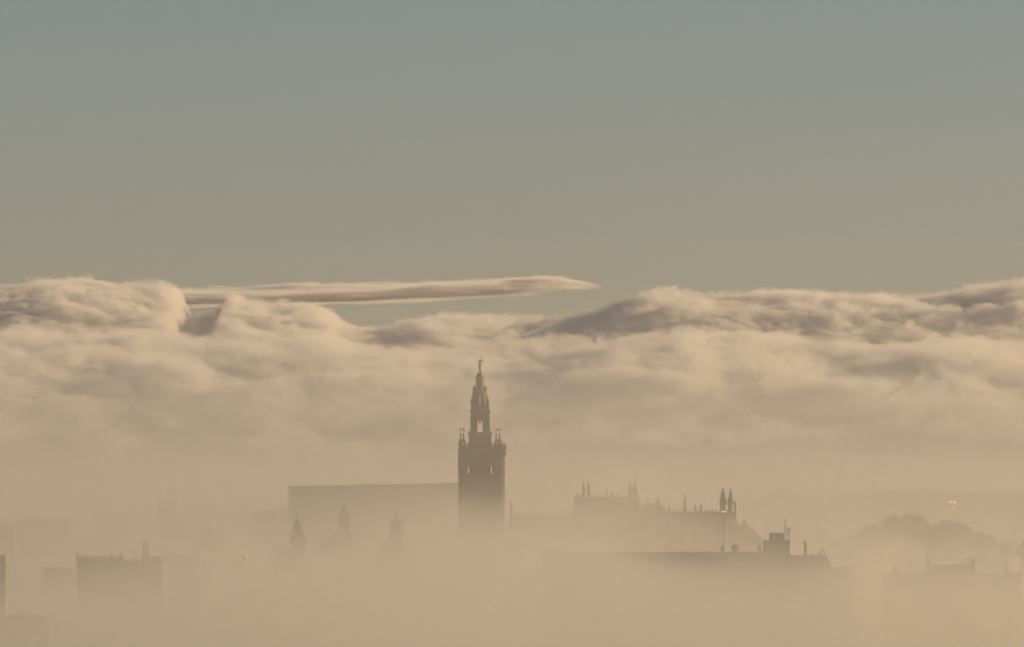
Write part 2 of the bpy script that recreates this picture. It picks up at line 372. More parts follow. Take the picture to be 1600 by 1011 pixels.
# ================================================================== THE CATHEDRAL
CY = 2560; ck = K(CY)
cat = thing('cathedral', 'long gothic cathedral with parapets and pairs of crocketed pinnacles', 'cathedral', (X(1000, CY), CY, 0))
def cx(px): return (px - 1000) * ck
def cz(py): return Z(py, CY)
def wallblock(px0, px1, py, d0, d1, nwin, name='wall'):
    m = MB(); x0, x1 = cx(px0), cx(px1); zt = cz(py)
    step = (x1 - x0) / nwin; ops = [(x0 + step * (i + .28), x0 + step * (i + .72), zt - 13, zt - 2.6) for i in range(nwin)]
    arch_wall(m, x0, x1, 0, zt, ops, d0, d0 + 1.5, True)
    m.box(x0, x1, d0 + 1.6, d1, 0, zt - .3)
    for i in range(nwin + 1): m.box(x0 + step * i - .7, x0 + step * i + .7, d0 - 1.6, d0 - .003, 0, zt - 3)
    o = m.build(name, M['stone'], cat)
    cr = MB().box(x0, x1, d0 - .25, d0 + .5, zt + .004, zt + .3); n = int((x1 - x0) / 1.3)
    for i in range(n):                                  # pierced gothic cresting
        c0 = x0 + (i + .5) * (x1 - x0) / n
        cr.prism([(c0 - .35, zt + .3), (c0 + .35, zt + .3), (c0 + .25, zt + .9), (c0, zt + 1.45), (c0 - .25, zt + .9)], d0 - .1, d0 + .2)
    cr.build('cresting', M['stone'], cat)
    for a, b_, z0, z1 in ops: MB().box(a + .002, b_ - .002, d0 + .8, d0 + .86, z0, z1 - .3).build('window', M['glass'], cat)
wallblock(795, 897.9, 808, 6, 60, 5)
wallblock(898, 1000.4, 780.6, 20, 44, 5)
wallblock(1000.5, 1035.4, 791.5, 8, 50, 2)
wallblock(1035.5, 1150.8, 801.2, 0, 66, 6)
def pinn(px, pt, pb, hw, d=0, turret=False):
    """tapering pinnacle with crockets; hw = half width of its base in pixels"""
    z0, z1 = cz(pb), cz(pt); h = z1 - z0; r = hw * ck; x = cx(px)
    m = MB(); body = .42 if turret else .3
    m.lathe([(r, z0), (r, z0 + h * body), (r * 1.15, z0 + h * (body + .02)), (r * .9, z0 + h * (body + .05)), (r * .34, z0 + h * .82), (r * .12, z0 + h * .95), (.03, z1)], x, d, 8)
    for i in range(6):
        t = body + .08 + i * .085; zz = z0 + h * t; rr = r * (.9 - (t - body) * 1.05) + .08
        for a in range(4): m.cbox(x + rr * math.cos(a * math.pi / 2), d + rr * math.sin(a * math.pi / 2), zz - .12, zz + .16, .13)
    m.ball(x, d, z0 + h * .965, .16, n=6, m=4)
    if turret:
        for a in range(8):
            t = a * math.pi / 4; m.lathe([(.2, z0 + h * .3), (.22, z0 + h * .46), (.03, z0 + h * .62)], x + r * 1.05 * math.cos(t), d + r * 1.05 * math.sin(t), 5)
    m.build('pinnacle', M['stone'], cat)
for a in [(912.6, 755.5, 781, 2.2, 21, 1), (920.6, 753.5, 781, 2.2, 21, 1), (949.5, 766.5, 780, 1.2, 21), (957, 767.5, 780, 1.2, 21), (985.8, 754, 781, 3, 21, 1), (993.6, 753.5, 781, 3, 21, 1),
          (998.6, 771, 792, 2, 19), (1012.8, 781, 792, 1.2, 8), (1021.5, 787, 792, .8, 8), (1026.4, 783, 792, 1.3, 8), (1029.3, 778, 792, 1.7, 9), (1033.5, 789, 797, 1, 8), (1037, 788, 801, .9, 2), (1045.4, 788, 801, 1.5, 2),
          (1070, 775, 801, 2.4, 1), (1086, 787, 801, 1.6, 1), (1095.2, 787, 801, 1.6, 1), (1130, 761.5, 801, 4.3, 4, 1), (1142, 762.5, 801, 4.0, 4, 1), (1148.8, 781, 801, 1.7, 2),
          (799, 782, 808, 1.8, 8), (812, 795, 808, 1.0, 8), (831, 799, 808, .9, 8), (851, 797, 808, 1.1, 8), (872, 799, 808, .9, 8), (889, 793, 808, 1.3, 8), (904, 770, 781, 1.0, 21), (930, 774, 781, .8, 21), (940, 776, 781, .7, 21), (966, 774.5, 781, .8, 21), (974, 775, 781, .8, 21)]:
    pinn(*a[:4], d=a[4], turret=len(a) > 5)
q = MB()
for px in (1110, 1054, 1078):                          # flying buttresses
    q.prism([(cx(px) - .5, cz(812)), (cx(px) + .5, cz(812)), (cx(px) + .5, cz(806)), (cx(px) - .5, cz(806))], -9, -.01)
    q.box(cx(px) - .9, cx(px) + .9, -11.5, -9.01, 0, cz(806))
q.build('buttress', M['stone'], cat)

# low domed chapel roof with a ladder of little pinnacles beside the cathedral
DY = 2540
dm = thing('chapel_dome', 'low domed roof with finial between the cathedral and the rooftop masts', 'dome', (X(1163, DY), DY, 0))
kk = K(DY)
MB().lathe([(18.5 * kk, 0), (18.5 * kk, Z(838, DY)), (17 * kk, Z(836, DY)), (15 * kk, Z(831, DY)), (11 * kk, Z(825, DY)), (7 * kk, Z(819.6, DY)), (3 * kk, Z(816.6, DY)), (.8 * kk, Z(815.4, DY)), (.3, Z(813, DY)), (.05, Z(807.5, DY))], 0, 0, 24).build('roof', M['tile'], dm)
for i in range(6):
    px = 1175 + i * 2.6; py = 826 + i * 2.9
    MB().lathe([(.25, Z(py + 6, DY)), (.25, Z(py + 1, DY)), (.3, Z(py + .6, DY)), (.03, Z(py - 4, DY))], (px - 1163) * kk, -4, 6).build('pinnacle', M['stone'], dm)
MB().add(*(lambda v: (v, [(0, 1, 3, 2), (4, 6, 7, 5), (0, 4, 5, 1), (2, 3, 7, 6), (0, 2, 6, 4), (1, 5, 7, 3)]))([(x_, y_, z_) for x_, zt_ in ((11.5 * kk, Z(832, DY)), (27 * kk, Z(847, DY))) for y_ in (-4.6, -3.4) for z_ in (0, zt_)])).build('gable_wall', M['stone'], dm)

# ================================================================== CHURCH TOWERS AND DOMES
def church(label, name, cat_, px, Y, parts, n=8, mat='stone'):
    t = thing(name, label, cat_, (X(px, Y), Y, 0), math.radians(8)); kk = K(Y)
    for pn, m_, prof, *o in parts:
        sq = 'sq' in o; mb = MB(); pr_ = [(r * kk, Z(py, Y) if py is not None else 0) for r, py in prof]
        (mb.square(pr_) if sq else mb.lathe(pr_, 0, 0, 12 if 'oct' not in o else 8)); mb.build(pn, M[m_], t)
    return t, kk
t, kk = church('small domed bell tower with a cross, leftmost of the three church towers', 'church_tower', 'church tower', 464.8, 2750, [
    ('base', 'brick', [(11, None), (11, 838)], 'sq'), ('cornice', 'stone', [(11, 838), (12.3, 837.4), (12.3, 835.8), (8, 835)], 'sq'),
    ('belfry', 'brick', [(6, 835), (6, 822.5), (7.6, 821.8), (7.6, 820.4), (6, 820)], 'sq'), ('dome', 'azulejo', [(6.2, 820), (5.8, 817.5), (4.4, 814.8), (2.2, 812.8), (.6, 812.2), (.5, 811)])])
MB().box(-.08, .08, -.08, .08, Z(811, 2750), Z(805.5, 2750)).box(-.45, .45, -.06, .06, Z(808.2, 2750), Z(807.4, 2750)).build('cross', M['iron'], t)
for sx in (-1, 1):
    for sy in (-1, 1): MB().lathe([(.3, Z(835.8, 2750)), (.36, Z(834, 2750)), (.1, Z(833, 2750)), (.03, Z(831.5, 2750))], sx * 10.6 * kk, sy * 10.6 * kk, 6).build('finial', M['stone'], t)
t, kk = church('slender church tower ending in a steep pointed spire, middle of the three church towers', 'spire_tower', 'church tower', 538, 3050, [
    ('base', 'brick', [(11, None), (11, 838), (9.4, 834), (8.6, 826), (8.2, 824)], 'sq'), ('shaft', 'brick', [(7.2, 824), (7.2, 806), (8.2, 805), (8.2, 803), (6.6, 802.4)], 'sq'),
    ('spire', 'azulejo', [(7.2, 802.4), (5.6, 799), (3.4, 794), (1.4, 790.4), (.8, 789)], 'oct'), ('finial', 'iron', [(.8, 789), (1.2, 788.4), (.3, 787.6), (.25, 783)])])
m = MB().box(-26 * kk, 22 * kk, 4, 26, 0, Z(846, 3050)).prism([(-26 * kk, Z(846, 3050) + .01), (22 * kk, Z(846, 3050) + .01), (-2 * kk, Z(834, 3050))], 4.1, 25.9).build('nave', M['brick'], t)
t, kk = church('wide church dome under an ornate lantern with tall spike and corner finials', 'domed_church', 'church', 619.7, 2650, [
    ('drum', 'brick', [(31, None), (31, 868), (32, 867), (32, 865), (28, 864)], 'oct'), ('dome', 'azulejo', [(28, 864), (25, 857), (21, 851), (17, 847.4), (13, 845)]),
    ('lantern', 'stone', [(13, 845), (11.8, 842), (10.6, 838), (9.8, 830), (9.8, 823), (11.2, 822.2), (11.2, 820.6), (8.6, 820)], 'oct'),
    ('cap', 'azulejo', [(8.6, 820), (7.8, 817.4), (5, 814.6), (2.6, 811.6), (1.4, 809.4)], 'oct'), ('spike', 'iron', [(1.4, 809.4), (2.2, 808.2), (1.1, 807), (.8, 805.4), (1.9, 804.2), (.6, 803), (.4, 800.6), (1.0, 799.8), (.25, 798.8), (.12, 791.5)])])
for i in range(8):
    a = i * math.pi / 4
    MB().lathe([(.32, Z(822, 2650)), (.42, Z(819, 2650)), (.2, Z(818, 2650)), (.26, Z(816.4, 2650)), (.04, Z(812.5, 2650))], 9.2 * kk * math.cos(a), 9.2 * kk * math.sin(a), 6).build('finial', M['stone'], t)
    MB().box(9.6 * kk, 10.5 * kk, -.35, .35, Z(836, 2650), Z(823.4, 2650)).build('pilaster', M['stone'], t).rotation_euler = (0, 0, a + .39)

# ================================================================== TOWER CRANE
YC = 2300; kc = K(YC)
cr = thing('tower_crane', 'sunlit yellow tower crane with lattice jib above the fogged rooftops', 'crane', (X(379.7, YC), YC, 0), math.radians(55))
def cu(px): return (px - 379.7) * kc / math.cos(math.radians(55))
def cv(py): return Z(py, YC)
m = MB(); hw = 3.2 * kc; top = cv(869)
for sx in (-1, 1):
    for sy in (-1, 1): m.box(sx * hw - .09, sx * hw + .09, sy * hw - .09, sy * hw + .09, 0, top)
n = int(top / 1.6)
for i in range(n):
    z0, z1 = top * i / n, top * (i + 1) / n
    for s in (-1, 1):
        m.tube([(-hw, s * hw, z0), (hw, s * hw, z1)] if i % 2 else [(hw, s * hw, z0), (-hw, s * hw, z1)], .045, 4)
        m.tube([(s * hw, -hw, z0), (s * hw, hw, z1)], .045, 4)
        m.tube([(-hw, s * hw, z1), (hw, s * hw, z1)], .04, 4)
m.build('mast', M['crane_grey'], cr)
MB().box(-1.3, 1.3, -1.3, 1.3, top, cv(867.6)).build('slewing_ring', M['steel'], cr)
m = MB(); yb = -.65
lowL, lowR = (cu(306), cv(870)), (cu(382), cv(873))
topL, topR = (cu(326), cv(862.6)), (cu(383), cv(864))
def lerp(a, b, t): return (a[0] + (b[0] - a[0]) * t, a[1] + (b[1] - a[1]) * t)
for y_ in (-.7, .7): m.tube([(lowL[0], y_, lowL[1]), (lowR[0], y_, lowR[1])], .06, 6)
m.tube([(lowL[0], 0, lowL[1] + .3), (cu(318), 0, cv(864.6)), (topL[0], 0, topL[1]), (topR[0], 0, topR[1])], .07, 6)
N = 22
for i in range(N):
    t0, t1, tm = i / N, (i + 1) / N, (i + .5) / N
    a, b_ = lerp(lowL, lowR, t0), lerp(lowL, lowR, t1)
    xm = a[0] * .5 + b_[0] * .5
    if xm < topL[0]: zt = lowL[1] + .3 + (topL[1] - lowL[1] - .3) * max(0, (xm - lowL[0]) / (topL[0] - lowL[0])) ** .7
    else: zt = topL[1] + (topR[1] - topL[1]) * (xm - topL[0]) / (topR[0] - topL[0])
    for y_ in (-.7, .7):
        m.tube([(a[0], y_, a[1]), (xm, 0, zt)], .035, 5); m.tube([(xm, 0, zt), (b_[0], y_, b_[1])], .035, 5)
    m.tube([(a[0], -.7, a[1]), (b_[0], .7, b_[1])], .04, 4)
m.build('jib', M['yellow'], cr)
m = MB()
for y_ in (-.7, .7): m.tube([(cu(382), y_, cv(873)), (cu(401), y_, cv(874))], .07, 6)
m.box(cu(384), cu(401), -.7, .7, cv(873.6) - .05, cv(873.4))
m.tube([(cu(384), 0, cv(862)), (cu(394), 0, cv(869)), (cu(400.5), 0, cv(873.6))], .07, 4)
m.build('counter_jib', M['yellow'], cr)
m = MB().tube([(cu(381), -.5, cv(871)), (cu(383.4), 0, cv(861.4))], .1, 4).tube([(cu(381), .5, cv(871)), (cu(383.4), 0, cv(861.4))], .1, 4).tube([(cu(386.5), 0, cv(872)), (cu(383.4), 0, cv(861.4))], .1, 4)
m.build('tower_head', M['yellow'], cr)
MB().box(cu(391.5), cu(398), -.75, .75, cv(877.5), cv(873.9)).build('counterweight', M['grey'], cr)
MB().box(cu(377), cu(380), -1.9, -.75, cv(873.6), cv(867.6)).build('cab', M['white'], cr)

# ================================================================== FAR AND MIDDLE BUILDINGS
GX = -11.5          # panes tilt back a little, towards the low sun
def block(name, label, px0, px1, py0, Y, depth=22, mat='grey', py1=None, rz=0.0, group=None, huts=(), aerials=(), glints=(), cat_='building', floors=True):
    """apartment or office block; huts = (px0, px1, py) roof boxes, aerials = (px, pytop), glints = (px, py, w, h) sun-catching panes"""
    kk = K(Y); xc = (px0 + px1) / 2; t = thing(name, label, cat_, (X(xc, Y), Y, 0), 0, group)
    x0, x1 = (px0 - xc) * kk, (px1 - xc) * kk; z0 = Z(py0, Y); z1 = z0 if py1 is None else Z(py1, Y)
    m = MB().add([(x0, 0, 0), (x1, 0, 0), (x1, 0, z1), (x0, 0, z0), (x0, depth, 0), (x1, depth, 0), (x1, depth, z1), (x0, depth, z0)],
                 [(0, 1, 2, 3), (5, 4, 7, 6), (4, 0, 3, 7), (1, 5, 6, 2), (3, 2, 6, 7), (4, 5, 1, 0)])
    nb = max(2, int((x1 - x0) / 9))
    for i in range(nb + 1): m.box(x0 + (x1 - x0) * i / nb - .25 + (.25 if i == 0 else -.25 if i == nb else 0), x0 + (x1 - x0) * i / nb + .25 + (.25 if i == 0 else -.25 if i == nb else 0), -.3, -.004, 0, min(z0, z1) - .5)
    m.build('wall', M[mat], t)
    e = .4
    r = MB().add([(x0 - e, -e, z0 + .003), (x1 + e, -e, z1 + .003), (x1 + e, -e, z1 + .6), (x0 - e, -e, z0 + .6), (x0 - e, depth + e, z0 + .003), (x1 + e, depth + e, z1 + .003), (x1 + e, depth + e, z1 + .6), (x0 - e, depth + e, z0 + .6)],
                 [(0, 1, 2, 3), (5, 4, 7, 6), (4, 0, 3, 7), (1, 5, 6, 2), (3, 2, 6, 7), (4, 5, 1, 0)])
    r.build('roof', M['grey' if mat != 'grey' else 'dark'], t)
    if floors:
        zz = min(z0, z1); nf = max(1, int(zz / 3.2)); lo = max(0, nf - 6)
        for fl in range(lo, nf):                        # ribbon window of each storey
            zb = zz - (nf - fl) * 3.1 + .6
            MB().box(x0 + 1, x1 - 1, -.12, -.006, zb, zb + 1.4).build('window', M['glass'], t)
    for a, b_, p in huts: MB().box((a - xc) * kk, (b_ - xc) * kk, 3, min(depth - 2, 12), min(z0, z1) + .61, Z(p, Y)).build('roof_hut', M[mat], t)
    for a, p in aerials:
        q = MB().tube([((a - xc) * kk, 4, min(z0, z1) + .61), ((a - xc) * kk, 4, Z(p, Y))], .05 + .02 * kk, 5)
        for j in range(3): q.tube([((a - xc) * kk - .6 + j * .12, 4, Z(p, Y) - .2 - j * .45), ((a - xc) * kk + .6 - j * .12, 4, Z(p, Y) - .2 - j * .45)], .04, 4)
        q.build('aerial', M['steel'], t)
    for a, p, gw, gh in glints:                         # metal panes added and angled to throw sun glints
        xx = (a - xc) * kk; zz = Z(p, Y); ww, hh = gw * kk, gh * kk
        ang = (math.pi - SUNAZ) / 2       # pane turned half way between sun and viewer
        q = MB().box(-ww / 2, ww / 2, -.03, .03, -hh / 2, hh / 2)
        o = q.build('glint_pane', M['pane'], t, (xx, -1.5 - ww * .5, zz))
        o.rotation_euler = (math.radians(GX), 0, ang)
    return t
block('office_slab', 'huge plain flat-roofed slab building fading into the fog left of the bell tower', 451, 720, 762.5, 3700, 60, 'grey', py1=757, floors=False, aerials=((590, 752), (640, 751)), huts=((545, 548.5, 758.5),))
block('far_block', 'square far tower block with rooftop hut standing alone at left', 248, 277, 787, 4600, 26, 'grey', huts=((258, 263, 783.5), (265, 268, 785)), aerials=((262, 781),))
for a in [
    ('low far block tucked against the right foot of the lone tower block at left', 277.6, 299, 814, 4500, 20, 'grey', ()),
    ('stepped far block between the lone tower block and the left picture edge', 150, 205, 804, 4700, 22, 'grey', ((158, 170, 797), (182, 192, 800))),
    ('wide dim block at far left, tallest of the low roofs there', 24, 112, 812, 4300, 22, 'dark', ((82, 106, 810),)),
    ('dim low block at the far left edge behind the dark near wall', -30, 22, 821, 4100, 22, 'dark', ()),
    ('low far block behind the crane jib', 306, 331, 827, 4000, 20, 'grey', ()),
    ('long low block with stepped roof left of the big office slab', 395, 450, 800, 4200, 22, 'grey', ((441, 450, 790),)),
    ('low block between the domed bell tower and the crane', 425, 452, 862, 3000, 20, 'grey', ((434, 440, 858),)),
]:
    block('far_building', a[0], a[1], a[2], a[3], a[4], a[5], a[6], huts=a[7], group='fogged buildings on the left')
for a in [
    ('narrow far block just right of the cathedral corner pinnacles', 1158, 1169, 778, 4900, 20, 'grey', (), (), ()),
    ('far block left of the tallest rooftop hut beyond the masts', 1175, 1200.4, 775.5, 5100, 24, 'grey', ((1180, 1192, 774),), (), ()),
    ('far block with the tallest square rooftop hut on the right skyline', 1200.6, 1258, 773.4, 5200, 24, 'grey', ((1201.5, 1221, 765.5), (1207, 1210, 762)), ((1223, 761), (1246, 770)), ()),
    ('low far block with flat unbroken roof on the right skyline', 1258.5, 1297, 780.5, 5000, 24, 'grey', (), (), ()),
    ('far block above the chimney stack with short aerials', 1298, 1328, 772.5, 5300, 24, 'grey', (), ((1303, 768), (1326, 770)), ()),
    ('far block with a pale glint pane left of the big trees', 1328.6, 1352, 776, 5200, 24, 'grey', (), ((1349, 768),), ((1346, 779, 2, 1.4),)),
    ('far block with one bright row of glinting windows above the left big tree', 1352.6, 1400, 768.5, 5000, 24, 'cream', ((1365, 1378, 766.5),), ((1372, 763), (1386, 765)), ((1357.6, 786.4, 3.4, 2.4), (1363, 786.2, 3.2, 1.4), (1375, 785.6, 2.4, 2.6))),
    ('far block with ragged rooftop huts above the gap between the big trees', 1400.6, 1468, 767.5, 5100, 24, 'grey', ((1405, 1412, 764.5), (1425, 1440, 765), (1455, 1463, 763.5)), ((1408, 761), (1420, 763), (1461, 760), (1466, 762)), ()),
    ('far block with the brightest cluster of glinting windows above the right big tree', 1468.6, 1497, 772, 4700, 24, 'cream', (), ((1478, 768),), ((1483.6, 785, 2.6, 3.2), (1487.8, 784.6, 1.6, 3), (1491.8, 785.4, 1.8, 4), (1489.5, 794.4, 1.8, 2.4), (1478.5, 801.2, 4.5, .8), (1488, 801, 3, .8), (1474.2, 806.5, 2.2, 1.6), (1481.5, 806, 1.2, 2.6))),
    ('long far block with flat roof near the right picture edge', 1497.6, 1588, 769, 5100, 24, 'grey', ((1565, 1576, 767.5),), ((1571, 760), (1530, 765)), ()),
    ('far block cut by the right picture edge with glinting window panes', 1588.6, 1650, 774, 4600, 24, 'cream', (), (), ((1592.8, 784, 3.4, 6), (1597.4, 784.6, 3.4, 7), (1595, 788.8, 6, .9), (1593, 816.6, 2.4, 3.6), (1596.8, 817.4, 2.2, 2.8))),
]:
    block('skyline_building', a[0], a[1], a[2], a[3], a[4], a[5], a[6], huts=a[7], aerials=a[8], glints=a[9], group='apartment blocks on the right skyline')
# sunlit white roof room between the spire tower and the domed church
Y = 2900; t = thing('roof_room', 'small sunlit white roof room glowing between the pointed spire and ornate dome', 'rooftop', (X(581.5, Y), Y, 0))
kk = K(Y)
MB().box(-9 * kk, 9 * kk, 3.5, 12, 0, Z(839.6, Y)).build('wall', M['grey'], t)
MB().prism([(-6.4 * kk, 0), (7 * kk, 0), (7 * kk, Z(839, Y)), (3.5 * kk, Z(831.5, Y)), (-2 * kk, Z(829.5, Y)), (-6.4 * kk, Z(831, Y))], 1.2, 3.4).build('gable', M['white'], t)
for px, py, ww, hh in ((576.4, 833, 2.4, 4.6), (579.6, 832.2, 2.2, 3), (582.4, 834.5, 2.6, 4.4), (585.6, 836, 2.0, 5)):  # metal panels added in front of the gable, turned to glint in the sun
    o = MB().box(-ww * kk / 2, ww * kk / 2, -.03, .03, -hh * kk / 2, hh * kk / 2).build('glint_panel', M['tin'], t, ((px - 581.5) * kk, 0, Z(py, Y)))
    o.rotation_euler = (math.radians(GX), 0, (math.pi - SUNAZ) / 2)

# ================================================================== LEFT FOREGROUND ROOFS
Y = 2320; kk = K(Y)
t = thing('parapet_building', 'dark flat-topped building with a railed parapet and four little corner posts', 'building', (X(155, Y), Y, 0))
def bx(px, c=155): return (px - c) * kk
MB().box(bx(120), bx(182), 0, 18, 0, Z(873.6, Y)).box(bx(182.01), bx(192), .4, 18, 0, Z(870.5, Y)).build('wall', M['dark'], t)
q = MB().box(bx(119.6), bx(182), -.2, .2, Z(869.8, Y), Z(869.2, Y)).box(bx(119.6), bx(182), -.2, .2, Z(873.6, Y) + .004, Z(873, Y))
for i in range(40): q.cbox(bx(120.6) + i * (bx(181.5) - bx(120.6)) / 39, 0, Z(873, Y), Z(869.8, Y), .09)
q.build('railing', M['stone'], t)
for px, py in ((121.2, 864), (137.4, 865.5), (173.4, 864), (188.8, 862.4)): MB().square([(.33, Z(873.5, Y)), (.33, Z(py + 2, Y)), (.42, Z(py + 1.6, Y)), (.42, Z(py + .8, Y)), (.1, Z(py, Y))], bx(px), -.7).build('post', M['stone'], t)
t = thing('low_rooftop', 'low rooftop with three stubby chimneys between parapet building and twin-chimney tower', 'building', (X(205, Y), Y + 2, 0))
MB().box(bx(192.4, 205), bx(221.8, 205), 0, 14, 0, Z(877.4, Y)).build('wall', M['dark'], t)
for px, py in ((206.4, 873), (211.5, 872.5), (216.5, 874.5)): MB().cbox(bx(px, 205), 1, Z(877.4, Y) + .003, Z(py, Y), .3).cbox(bx(px, 205), 1, Z(py, Y) + .002, Z(py, Y) + .2, .38).build('chimney', M['brick'], t)
t = thing('stair_tower', 'narrow dark roof tower topped by two tall thin chimneys', 'building', (X(227.5, Y), Y, 0))
MB().box(bx(222, 227.5), bx(233.5, 227.5), 0, 5, 0, Z(864, Y)).box(bx(233.51, 227.5), bx(252, 227.5), .3, 9, 0, Z(869.5, Y)).build('wall', M['dark'], t)
for px, py in ((224.3, 846.6), (229.9, 846.0)):
    MB().lathe([(.34, Z(864, Y) + .004), (.34, Z(py + 3, Y)), (.46, Z(py + 2.4, Y)), (.46, Z(py + 1.6, Y)), (.2, Z(py + 1.2, Y)), (.2, Z(py, Y))], bx(px, 227.5), 1.4, 10).build('chimney', M['brick'], t)
    MB().cbox(bx(px, 227.5), 2.6, Z(864, Y) + .004, Z(852, Y), .22).build('chimney', M['brick'], t)
Y2 = 2250
t = thing('corner_building', 'dark near wall cut off by the left picture edge', 'building', (X(-12, Y2), Y2, 0))
MB().box(X(-40, Y2) - X(-12, Y2), X(8.6, Y2) - X(-12, Y2), 0, 15, 0, Z(868.6, Y2)).build('wall', M['dark'], t)
MB().box(X(-40, Y2) - X(-12, Y2), X(9.2, Y2) - X(-12, Y2), -.3, 15.3, Z(868.6, Y2) + .004, Z(867.6, Y2)).build('coping', M['grey'], t)
block('low_building', 'long faint roof running from the twin-chimney tower to the crane', 253, 312, 868.6, 2620, 16, 'grey', py1=871, group='fogged buildings on the left', floors=False, huts=((268, 273, 866), (300, 304, 867)), aerials=((281, 862),))
block('low_building', 'faint roof right of the lowest corner roof at bottom left', 84, 178, 972, 2120, 16, 'dark', group='fogged buildings on the left', floors=False, huts=((120, 134, 967),))
block('low_building', 'dim low roofs in the fog under the parapet building', 66, 118, 890, 2640, 16, 'dark', group='fogged buildings on the left', floors=False)
block('low_building', 'faint long roof emerging lowest in the fog at the bottom left corner', -20, 78, 966, 2080, 16, 'dark', huts=((20, 30, 962), (52, 56, 961)), group='fogged buildings on the left', floors=False)

# ================================================================== RIGHT FOREGROUND ROOFS
Y = 2200; kk = K(Y)
t = thing('long_building', 'long flat-roofed building stretching right from the tower foot under the cathedral', 'building', (X(1040, Y), Y, 0))
def lx(px, c=1040): return (px - c) * kk
MB().box(lx(850), lx(1234), 0, 16, 0, Z(864.6, Y)).build('wall', M['dark'], t)
MB().box(lx(849), lx(1234), -.4, 16.4, Z(864.6, Y) + .004, Z(863.4, Y)).build('coping', M['grey'], t)
for i in range(14): MB().box(lx(862 + i * 26), lx(872 + i * 26), -.1, -.004, Z(878, Y), Z(872, Y)).build('window', M['glass'], t)
t = thing('tiled_building', 'lower flat roof under the dish and chimney, right of the penthouse', 'building', (X(1266, Y), Y, 0))
MB().box(lx(1234.3, 1266), lx(1290, 1266), .5, 14, 0, Z(868.8, Y)).prism([(lx(1290.02, 1266), 0), (lx(1298, 1266), 0), (lx(1298, 1266), Z(879, Y)), (lx(1294, 1266), Z(872, Y)), (lx(1290.02, 1266), Z(868.8, Y))], .5, 14).build('wall', M['dark'], t)
MB().box(lx(1234.3, 1266), lx(1290, 1266), .1, 14.2, Z(868.8, Y) + .004, Z(867.8, Y)).build('coping', M['grey'], t)
t = thing('step_building', 'low terrace roof stepping down beside the far right handrail', 'building', (X(1316, Y), Y, 0))
MB().box(lx(1298.4, 1316), lx(1336, 1316), 1, 14, 0, Z(888, Y)).build('wall', M['grey'], t)
MB().box(lx(1298.4, 1316), lx(1336.4, 1316), .6, 14.2, Z(888, Y) + .004, Z(887, Y)).build('coping', M['grey'], t)
# penthouse
RZ = Z(863.4, Y)
t = thing('penthouse', 'boxy two-step lift penthouse on the roof beside the lattice masts', 'rooftop hut', (X(1214, Y), Y + 6, RZ))
z_ = lambda py: Z(py, Y + 6) - RZ
MB().box(lx(1194.4, 1214), lx(1235.4, 1214), 0, 7, .003, z_(846)).box(lx(1193.4, 1214), lx(1236, 1214), -.2, 7.2, z_(846) + .003, z_(844.8)).build('lower_box', M['dark'], t)
MB().box(lx(1204, 1214), lx(1227.2, 1214), 1.2, 6, z_(844.8) + .003, z_(834.4)).build('upper_box', M['dark'], t)
MB().box(lx(1203.2, 1214), lx(1228, 1214), .9, 6.3, z_(834.4) + .003, z_(833)).build('slab', M['grey'], t)
MB().box(lx(1209, 1214), lx(1213, 1214), 1.1, 1.19, z_(844.7), z_(837)).build('door', M['steel'], t)
def lattice(label, px, py, pb, w_, base):
    o = thing('lattice_mast', label, 'mast', (X(px, Y), Y + 7, base), 0, 'lattice masts beside the penthouse')
    h = Z(py, Y + 7) - base; m = MB(); a = w_ * kk / 2
    for sx in (-1, 1):
        for sy in (-1, 1): m.tube([(sx * a, sy * a, 0), (sx * a, sy * a, h)], .07, 4)
    n = max(3, int(h / .8))
    for i in range(n):
        for s in (-1, 1):
            m.tube([(-a, s * a, h * i / n), (a, s * a, h * (i + 1) / n)], .05, 4); m.tube([(s * a, -a, h * i / n), (s * a, a, h * (i + 1) / n)], .05, 4); m.tube([(-a, s * a, h * (i + 1) / n), (a, s * a, h * (i + 1) / n)], .04, 4)
    m.build('lattice', M['steel'], o)
    for j, s in ((.9, 1), (.78, -1), (.93, -1)): MB().box(s * a - .08, s * a + .08 + s * .12, -a - .3, -a - .08, h * j - .7, h * j + .4).build('antenna_panel', M['white'], o)
lattice('tallest lattice mast rising beside the penthouse top', 1228, 810.6, 845, 2.6, RZ + z_(844.8) + .004)
lattice('short lattice mast between the tallest mast and the right-hand one', 1232, 823.4, 845, 1.7, RZ + z_(844.8) + .004)
lattice('short lattice mast at the right corner of the penthouse', 1235.4, 823.8, 845, 1.9, RZ + z_(844.8) + .004)
# tanks, mast, chimney, dish
def tank(label, px0, px1, pt, bulge=1.0, mat='dark'):
    c = (px0 + px1) / 2; r = (px1 - px0) / 2 * kk; h = Z(pt, Y + 3) - RZ
    o = thing('water_tank', label, 'tank', (X(c, Y), Y + 3, RZ), 0, 'rooftop tanks')
    MB().lathe([(r * .7, .003), (r * .72, h * .12), (r * .95, h * .3), (r, h * .55), (r * .86, h * .8), (r * .5, h * .96), (r * .2, h)], 0, 0, 16).build('barrel', M[mat], o)
    MB().lathe([(r * .2, h), (r * .22, h + .15), (.05, h + .22)], 0, 0, 10).build('lid', M['steel'], o)
tank('round-shouldered dark tank on the roof, widest of the rooftop tanks', 1143.2, 1155.6, 850.6)
tank('small dim tank at the foot of the tall thin mast', 1126, 1132.4, 851.6)
tank('pale rounded tank against the left wall of the penthouse', 1183.4, 1193, 851, mat='grey')
o = thing('antenna_mast', 'very tall thin mast standing in front of the cathedral corner', 'mast', (X(1131.6, Y), Y + 5, RZ))
hm = Z(775, Y + 5) - RZ
MB().tube([(0, 0, 0), (0, 0, hm)], .11, 6, .05).build('pole', M['iron'], o)
q = MB()
